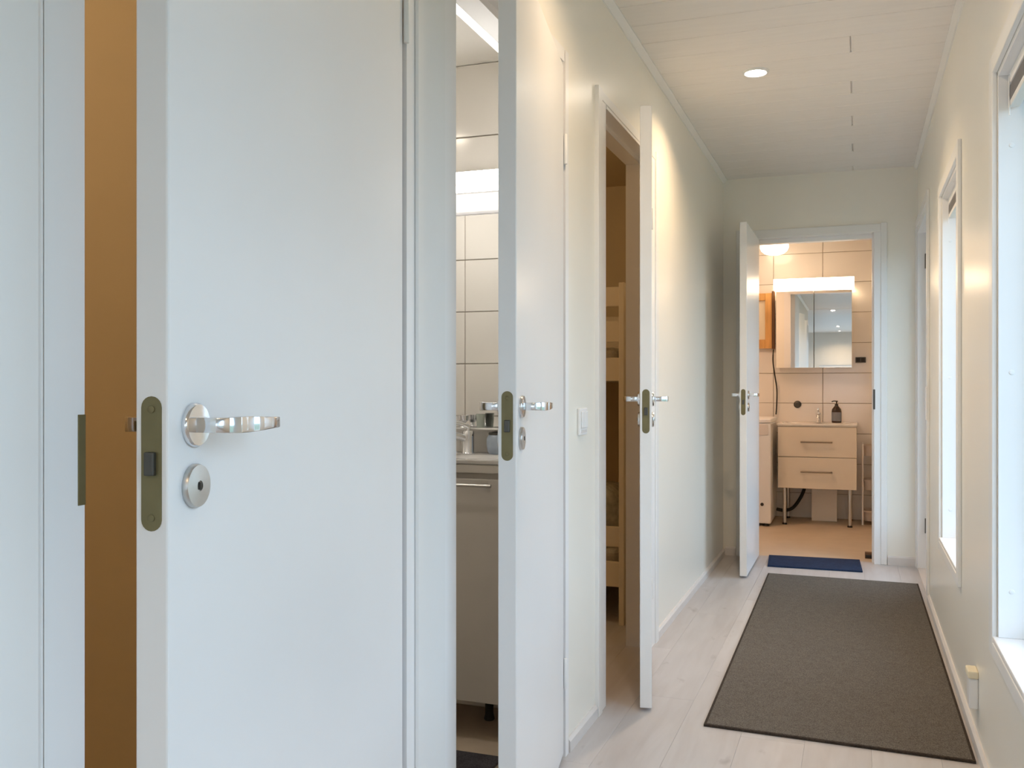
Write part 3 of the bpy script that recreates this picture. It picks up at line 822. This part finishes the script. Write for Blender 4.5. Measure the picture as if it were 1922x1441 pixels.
gh = thing('soap_dish', (-1.155, 2.93, 0.874), 0, 'grey blue round soap pump on the toilet basin', 'soap pump')
add('cup', lathe([(0.0, 0), (0.026, 0), (0.032, 0.008), (0.036, 0.030), (0.035, 0.052), (0.028, 0.064), (0.0, 0.066)], 24, (-1.130, 2.945, 0.8725)), M['towel'], gh, smooth=True)
add('lid', lathe([(0.0, 0), (0.029, 0), (0.029, 0.006), (0.010, 0.010), (0.0, 0.010)], 24, (-1.130, 2.945, 0.9375)), M['darkmetal'], gh, smooth=True)
sh = thing('glass_shelf', (-1.28, 2.965, 0.952), 0, 'narrow pale shelf under the toilet mirror', 'shelf')
add('board', box((-1.56, 2.925, 0.9535), (-1.00, 2.9995, 0.9595), 0.001), M['ceramic'], sh)
add('bracket', box((-1.06, 2.94, 0.940), (-1.05, 2.9995, 0.953), 0.001), M['steel'], sh)
add('bracket', box((-1.51, 2.94, 0.940), (-1.50, 2.9995, 0.953), 0.001), M['steel'], sh)
gl = thing('tumbler', (-1.185, 2.955, 0.9597), 0, 'grey green tumbler on the shelf under the toilet mirror', 'cup')
add('cup', lathe([(0.0, 0), (0.013, 0), (0.016, 0.046), (0.0148, 0.046), (0.012, 0.004), (0.0, 0.004)], 24, (-1.192, 2.952, 0.9597)), M['greenglass'], gl, smooth=True)
cc = thing('faucet_reflection', (-1.255, 2.955, 0.9597), 0, 'small chrome holder of the faucet handle, added on the shelf', 'reflection')
add('cup', lathe([(0.0, 0), (0.012, 0), (0.008, 0.006), (0.008, 0.014), (0.019, 0.024), (0.021, 0.040), (0.019, 0.040), (0.0, 0.026)], 24, (-1.256, 2.952, 0.9597)), M['chrome'], cc, smooth=True)  # solid shape standing in for the faucet handle's mirror image

cl = thing('tube_light', (-1.04, 2.45, HT), 0, 'twin tube light on the toilet ceiling', 'ceiling light')
add('housing', box((-1.095, 1.90, HT - 0.018), (-0.925, 2.88, HT - 0.0005), 0.002), M['plastic'], cl)
add('tube_cover', box((-1.087, 1.91, HT - 0.034), (-1.020, 2.86, HT - 0.0185), 0.004), M['tubelight'], cl)
add('end_cap', box((-1.095, 2.8605, HT - 0.042), (-0.925, 2.876, HT - 0.0185), 0.002), M['plastic'], cl)
add('tube_cover', box((-0.995, 1.91, HT - 0.034), (-0.930, 2.86, HT - 0.0185), 0.004), M['tubelight'], cl)
ts = thing('toilet_fill_light', (-1.68, 2.12, HT), 0, 'added unseen fill light in the toilet ceiling', 'ceiling light')  # added light, out of view, brightens the wall reflected in the mirror
add('ring', lathe([(0.043, 0.0), (0.046, -0.0075), (0.051, -0.007), (0.055, -0.0005), (0.043, -0.0005)], 36, (-1.68, 2.12, HT)), M['plastic'], ts, smooth=True)
add('lens', lathe([(0.0, -0.001), (0.0425, -0.001), (0.0425, -0.0045), (0.0, -0.0045)], 32, (-1.68, 2.12, HT)), M['lens'], ts)
tl = bpy.data.lights.new('toilet_fill_beam', 'AREA'); tl.shape = 'DISK'; tl.size = 0.08
tl.energy = 2.7; tl.color = (1.0, 0.94, 0.86); tl.spread = math.radians(140)
to = bpy.data.objects.new('toilet_fill_beam', tl); to.parent = ts; to.location = (0, 0, -0.010); link(to)
rug_thing('toilet_mat', [(-1.45, 2.60), (-0.98, 2.597), (-0.985, 1.99), (-1.455, 2.00)], 0.011, M['charcoal'], M['charcoal'], 'charcoal mat on the toilet floor', 'mat', 0.01)

# ================================================================== BEDROOM LAMP AND BUNK ROOM
def room_lamp(x, y, z, w, label):
    l_ = thing('globe_lamp', (x, y, z), 0, label, 'ceiling lamp', 'globe lamps in the side rooms')
    add('canopy', lathe([(0.0, 0), (0.05, 0), (0.05, -0.012), (0.03, -0.02), (0.0, -0.02)], 24, (x, y, z)), M['plastic'], l_, smooth=True)
    add('globe', lathe([(0.03, -0.02), (0.06, -0.035), (0.09, -0.07), (0.10, -0.11), (0.09, -0.15), (0.06, -0.185), (0.0, -0.20)], 24, (x, y, z)), M['globe'], l_, smooth=True)
    p = bpy.data.lights.new('globe_glow', 'POINT'); p.energy = w; p.color = (1.0, 0.72, 0.42); p.shadow_soft_size = 0.11
    o = bpy.data.objects.new('globe_glow', p); o.parent = l_; o.location = (0, 0, -0.33); link(o)
room_lamp(-2.0, 0.7, H, 12.0, 'warm globe lamp on the bedroom ceiling')
room_lamp(-2.3, 3.9, H, 12.0, 'warm globe lamp on the bunk room ceiling')

bk = thing('bunk_bed', (-1.45, 5.2, 0), 0, 'cream wooden bunk bed behind the third door', 'bed')
BX0, BX1, BY0, BY1 = -1.92, -1.004, 4.24, 6.15
for x in (BX0 + 0.0125, BX1 - 0.0125):
    for y in (BY0 + 0.035, BY1 - 0.035):
        add('post', box((x - 0.0125, y - 0.035, 0), (x + 0.0125, y + 0.035, 1.575), 0.003), M['bed'], bk)
for z0, z1 in ((0.170, 0.286), (0.354, 0.448), (1.122, 1.230), (1.302, 1.400), (1.468, 1.558)):
    for y in (BY0 + 0.026, BY1 - 0.044):
        add('end_rail', box((BX0 + 0.0255, y, z0), (BX1 - 0.0255, y + 0.018, z1), 0.003), M['bed'], bk)
for z0, z1 in ((0.180, 0.290), (1.130, 1.250), (1.47, 1.55)):
    for x in (BX0 + 0.004, BX1 - 0.022):
        add('side_rail', box((x, BY0 + 0.071, z0), (x + 0.018, BY1 - 0.071, z1), 0.003), M['bed'], bk)
add('slat_base', box((BX0 + 0.0225, BY0 + 0.072, 0.200), (BX1 - 0.0225, BY1 - 0.072, 0.215)), M['bed'], bk)
add('slat_base', box((BX0 + 0.0225, BY0 + 0.072, 1.150), (BX1 - 0.0225, BY1 - 0.072, 1.165)), M['bed'], bk)
for z, lab in ((0.216, 'mattress on the lower bunk'), (1.166, 'mattress on the upper bunk')):
    tag(add('mattress', box((BX0 + 0.05, BY0 + 0.075, z), (BX1 - 0.05, BY1 - 0.075, z + 0.115), 0.03, 3), M['mattress']), lab, 'mattress', 'bunk mattresses')
pb = box((BX0 + 0.14, BY0 + 0.10, 0.3315), (BX1 - 0.065, BY0 + 0.50, 0.62), 0.09, 4)
tag(add('pillow', pb, M['linen'], smooth=True), 'patterned grey green pillow on the lower bunk', 'pillow')

# ================================================================== BATHROOM
# vanity
vx0, vx1, vy = -0.592, -0.004, 7.77
vn = thing('vanity_cabinet', (-0.298, 8.0, 0), 0, 'cream two-drawer vanity cabinet on legs in the far bathroom', 'cabinet')
add('carcass', box((vx0 + 0.002, vy + 0.020, 0.294), (vx1 - 0.002, 8.2485, 0.778), 0.002), M['vanity'], vn)
for z0, z1, hz in ((0.5415, 0.776, 0.660), (0.292, 0.5365, 0.425)):
    dw = add('drawer', box((vx0, vy, z0), (vx1, vy + 0.018, z1), 0.002), M['vanity'], vn)
    add('handle', tube(smooth_path([(-0.408, vy + 0.001, hz), (-0.408, vy - 0.020, hz), (-0.402, vy - 0.026, hz), (-0.199, vy - 0.026, hz), (-0.193, vy - 0.020, hz), (-0.193, vy + 0.001, hz)], 4), 0.0065, 10), M['bronze'], dw, smooth=True)
for x in (-0.543, -0.054):
    for y in (7.80, 8.19):
        lg = add('leg', lathe([(0.0, 0.014), (0.0145, 0.014), (0.0145, 0.2935), (0.0, 0.2935)], 18, (x, y, 0)), M['steel'], vn, smooth=True)
        add('foot', lathe([(0.0, 0), (0.019, 0), (0.019, 0.010), (0.014, 0.0139), (0.0, 0.0139)], 18, (x, y, 0)), M['black'], lg, smooth=True)
vb = thing('vanity_basin', (-0.298, 8.0, 0.779), 0, 'thin white basin top on the cream vanity', 'basin')
add('basin_top', basin_bm(vx0 - 0.006, vx1 + 0.006, vy - 0.008, 8.2485, 0.7785, 0.802, 0.05, 0.012), M['ceramic'], vb, smooth=True)
faucet(-0.298, 8.12, 0.8005, 2, 'chrome faucet on the far bathroom vanity', 0.0, -1.0)

bt = thing('soap_bottle', (-0.157, 8.06, 0.8005), 0, 'dark brown pump bottle with grey label on the vanity', 'bottle')
bx, by, bz = -0.157, 8.06, 0.8015
add('body', lathe([(0.0, 0), (0.036, 0), (0.038, 0.004), (0.038, 0.095), (0.034, 0.112), (0.018, 0.132), (0.013, 0.138), (0.0, 0.138)], 28, (bx, by, bz)), M['brownglass'], bt, smooth=True)
add('label_wrap', lathe([(0.0384, 0.016), (0.0386, 0.016), (0.0386, 0.086), (0.0384, 0.086)], 28, (bx, by, bz)), M['label'], bt, smooth=True)
pm = add('pump', lathe([(0.0, 0.1382), (0.0135, 0.1382), (0.0135, 0.152), (0.005, 0.154), (0.005, 0.170), (0.011, 0.171), (0.011, 0.178), (0.0, 0.179)], 18, (bx, by, bz)), M['black'], bt, smooth=True)
add('nozzle', tube([(bx, by, bz + 0.175), (bx - 0.02, by - 0.01, bz + 0.176), (bx - 0.036, by - 0.018, bz + 0.171)], 0.0045, 10), M['black'], pm, smooth=True)

# mirror cabinet with light bar
mc = thing('mirror_cabinet', (-0.335, 8.17, 1.25), 0, 'two-door mirror cabinet above the far vanity', 'cabinet')
add('carcass', box((-0.628, 8.116, 1.252), (-0.042, 8.249, 1.880), 0.002), M['vanity'], mc)
add('mirror_door', box((-0.632, 8.097, 1.248), (-0.3355, 8.1145, 1.880), 0.0015, 1), M['mirror'], mc)
add('mirror_door', box((-0.3295, 8.097, 1.248), (-0.040, 8.1145, 1.880), 0.0015, 1), M['mirror'], mc)
ml = thing('cabinet_lamp', (-0.338, 8.17, 1.885), 0, 'warm glowing light bar on the far mirror cabinet', 'lamp')
add('housing', box((-0.652, 8.0925, 1.9005), (-0.024, 8.235, 1.981), 0.004), M['plastic'], ml)
add('diffuser', prism([(8.085, 1.893), (8.235, 1.893), (8.235, 1.900), (8.092, 1.900), (8.092, 1.981), (8.085, 1.981)], 0, -0.652, -0.024), M['ledwarm'], ml)
add('mount', box((-0.60, 8.12, 1.8805), (-0.08, 8.249, 1.8925), 0.002), M['plastic'], ml)

dl = thing('dome_lamp', (-0.634, 7.95, HB), 0, 'white glowing dome lamp under the bathroom ceiling', 'ceiling lamp')
add('canopy', lathe([(0.0, 0), (0.05, 0), (0.05, -0.045), (0.11, -0.055), (0.0, -0.055)], 28, (-0.634, 7.95, HB)), M['plastic'], dl, smooth=True)
add('glass_dome', lathe([(0.0, -0.0555), (0.114, -0.0555), (0.114, -0.075), (0.102, -0.102), (0.074, -0.125), (0.035, -0.136), (0.0, -0.138)], 32, (-0.634, 7.95, HB)), M['dome'], dl, smooth=True)

cp = thing('unseen_fill_lamp', (-1.1, 7.0, HB), 0, 'added unseen fill lamp on the bathroom ceiling behind the open door', 'ceiling lamp')  # added lamp, out of view, brightens the vanity and tiles
add('rim', lathe([(0.190, 0), (0.200, 0), (0.200, -0.028), (0.190, -0.028)], 32, (-1.1, 7.0, HB)), M['plastic'], cp, smooth=True)
add('diffuser', lathe([(0.0, -0.004), (0.189, -0.004), (0.189, -0.026), (0.0, -0.026)], 32, (-1.1, 7.0, HB)), M['panel'], cp, smooth=True)

# pine framed board with a cord
pf = thing('picture_frame', (-0.74, 8.22, 1.41), 0, 'golden pine framed board left of the mirror cabinet', 'picture frame')
px0, px1, pz0, pz1 = -0.98, -0.674, 1.415, 1.880
add('stile', box((px0, 8.205, pz0), (px0 + 0.045, 8.249, pz1), 0.003), M['pine'], pf)
add('stile', box((px1 - 0.055, 8.205, pz0), (px1, 8.249, pz1), 0.003), M['pine'], pf)
add('rail', box((px0 + 0.0453, 8.207, pz0), (px1 - 0.0553, 8.249, pz0 + 0.075), 0.003), M['pine'], pf)
add('rail', box((px0 + 0.0453, 8.207, pz1 - 0.060), (px1 - 0.0553, 8.249, pz1), 0.003), M['pine'], pf)
add('board', box((px0 + 0.045, 8.225, pz0 + 0.07), (px1 - 0.055, 8.240, pz1 - 0.055)), M['paper'], pf)
add('edge_strip', box((px1 + 0.0003, 8.195, pz0 - 0.004), (px1 + 0.024, 8.249, pz1 + 0.015), 0.002), M['darkwood'], pf)
cd = add('power_cord', tube(smooth_path([(-0.660, 8.188, 1.405), (-0.664, 8.19, 1.31), (-0.650, 8.20, 1.19), (-0.634, 8.21, 1.07), (-0.636, 8.215, 0.93), (-0.642, 8.22, 0.86)], 5), 0.0055, 8), M['black'], smooth=True)
tag(cd, 'dark cord hanging from the pine frame to the washing machine', 'cord')

# washing machine
wx1, wx0, wy0, wy1 = -0.634, -1.234, 7.62, 8.19
wm = thing('washing_machine', (-0.934, 7.9, 0), 0, 'white washing machine half hidden by the open bathroom door', 'washing machine')
add('cabinet', box((wx0, wy0, 0.022), (wx1, wy1, 0.808), 0.008), M['plastic'], wm)
add('worktop', box((wx0 - 0.003, wy0 - 0.006, 0.809), (wx1 + 0.003, wy1, 0.842), 0.008), M['plastic'], wm)
add('control_strip', box((wx0 + 0.02, wy0 - 0.004, 0.715), (wx1 - 0.02, wy0 + 0.001, 0.798), 0.002), M['skirt'], wm)
dr_ = add('door_ring', lathe([(0.13, 0), (0.175, 0), (0.172, 0.018), (0.150, 0.024), (0.13, 0.018)], 40, (-0.934, wy0 + 0.001, 0.44), 'Y', -1), M['steel'], wm, smooth=True)
add('door_glass', lathe([(0.0, 0.0), (0.129, 0.0), (0.120, 0.010), (0.0, 0.016)], 40, (-0.934, wy0 + 0.001, 0.44), 'Y', -1), M['black'], dr_, smooth=True)
add('filter_knob', lathe([(0.0, 0), (0.013, 0), (0.013, 0.006), (0.0, 0.008)], 18, (-0.700, wy0 + 0.0005, 0.172), 'Y', -1), M['black'], wm, smooth=True)
for x in (wx0 + 0.06, wx1 - 0.04):
    for y in (wy0 + 0.03, wy1 - 0.05):
        add('foot', lathe([(0.0, 0), (0.022, 0), (0.022, 0.010), (0.012, 0.0218), (0.0, 0.0218)], 16, (x, y, 0)), M['black'], wm, smooth=True)
hs = add('drain_hose', tube(smooth_path([(-0.620, 8.05, 0.085), (-0.56, 8.08, 0.075), (-0.50, 8.10, 0.095), (-0.45, 8.12, 0.16), (-0.415, 8.13, 0.235), (-0.405, 8.14, 0.290)], 6), 0.014, 12), M['black'], smooth=True)
tag(hs, 'black drain hose curving up under the vanity', 'hose')

# pipe box under the vanity, wall fittings
pbx = thing('pipe_cover', (-0.252, 8.18, 0), 0, 'white pipe cover box on the floor under the vanity', 'pipe cover')
add('front', box((-0.350, 8.085, 0.0), (-0.154, 8.097, 0.290), 0.002), M['tile'], pbx)
add('side', box((-0.350, 8.0975, 0.0), (-0.338, 8.249, 0.290), 0.001), M['tile'], pbx)
add('side', box((-0.166, 8.0975, 0.0), (-0.154, 8.249, 0.290), 0.001), M['tile'], pbx)
hk = thing('wall_valve', (-0.470, 8.24, 0.945), 0, 'round brown metal valve cap on the tiles above the vanity', 'valve')
add('rosette', lathe([(0.0, 0), (0.031, 0), (0.031, 0.004), (0.024, 0.008), (0.0, 0.009)], 24, (-0.470, 8.2498, 0.945), 'Y', -1), M['darkmetal'], hk, smooth=True)
add('knob', lathe([(0.0, 0.0092), (0.012, 0.0092), (0.018, 0.020), (0.016, 0.028), (0.0, 0.030)], 24, (-0.470, 8.2498, 0.945), 'Y', -1), M['darkmetal'], hk, smooth=True)
sk = thing('wall_outlet', (0.026, 8.24, 1.29), 0, 'dark wall outlet right of the mirror cabinet', 'outlet')
add('plate', box((-0.014, 8.238, 1.290), (0.066, 8.2498, 1.335), 0.002), M['darkmetal'], sk)
add('insert', box((-0.006, 8.2345, 1.296), (0.022, 8.2379, 1.329), 0.001), M['black'], sk)
add('insert', box((0.030, 8.2345, 1.296), (0.058, 8.2379, 1.329), 0.001), M['black'], sk)

# slim tiered laundry rack at the right
rk = thing('laundry_rack', (0.15, 8.06, 0), 0, 'slim pale laundry rack beside the vanity, cut by the door frame', 'rack')
rx0, rx1, ry0, ry1 = 0.040, 0.290, 7.97, 8.18
for x in (rx0, rx1):
    for y in (ry0, ry1):
        add('post', lathe([(0.0, 0), (0.0075, 0), (0.0075, 0.640), (0.0, 0.645)], 12, (x, y, 0)), M['plastic'], rk, smooth=True)
def tray(z, depth):
    bm = bmesh.new(); n = 28; cx, cy_ = (rx0 + rx1) / 2, (ry0 + ry1) / 2; ax, ay = (rx1 - rx0) / 2 + 0.002, (ry1 - ry0) / 2 + 0.002
    R = []
    for s, zz in ((1.0, z), (1.0, z + 0.012), (0.94, z + 0.012), (0.88, z - depth), (0.0, z - depth)):
        if s == 0: R.append([bm.verts.new((cx, cy_, zz))]); continue
        ring = []
        for k in range(n):
            a = 2 * math.pi * k / n
            ca, sa = math.cos(a), math.sin(a)
            q = 0.45
            ring.append(bm.verts.new((cx + ax * s * math.copysign(abs(ca) ** q, ca), cy_ + ay * s * math.copysign(abs(sa) ** q, sa), zz)))
        R.append(ring)
    for A, B in zip(R, R[1:]):
        for k in range(n):
            if len(B) == 1: bm.faces.new((A[k], A[(k + 1) % n], B[0]))
            else: bm.faces.new((A[k], A[(k + 1) % n], B[(k + 1) % n], B[k]))
    return bm
for z in (0.615, 0.345, 0.100):
    add('tray', tray(z, 0.07), M['mesh'], rk, smooth=True)
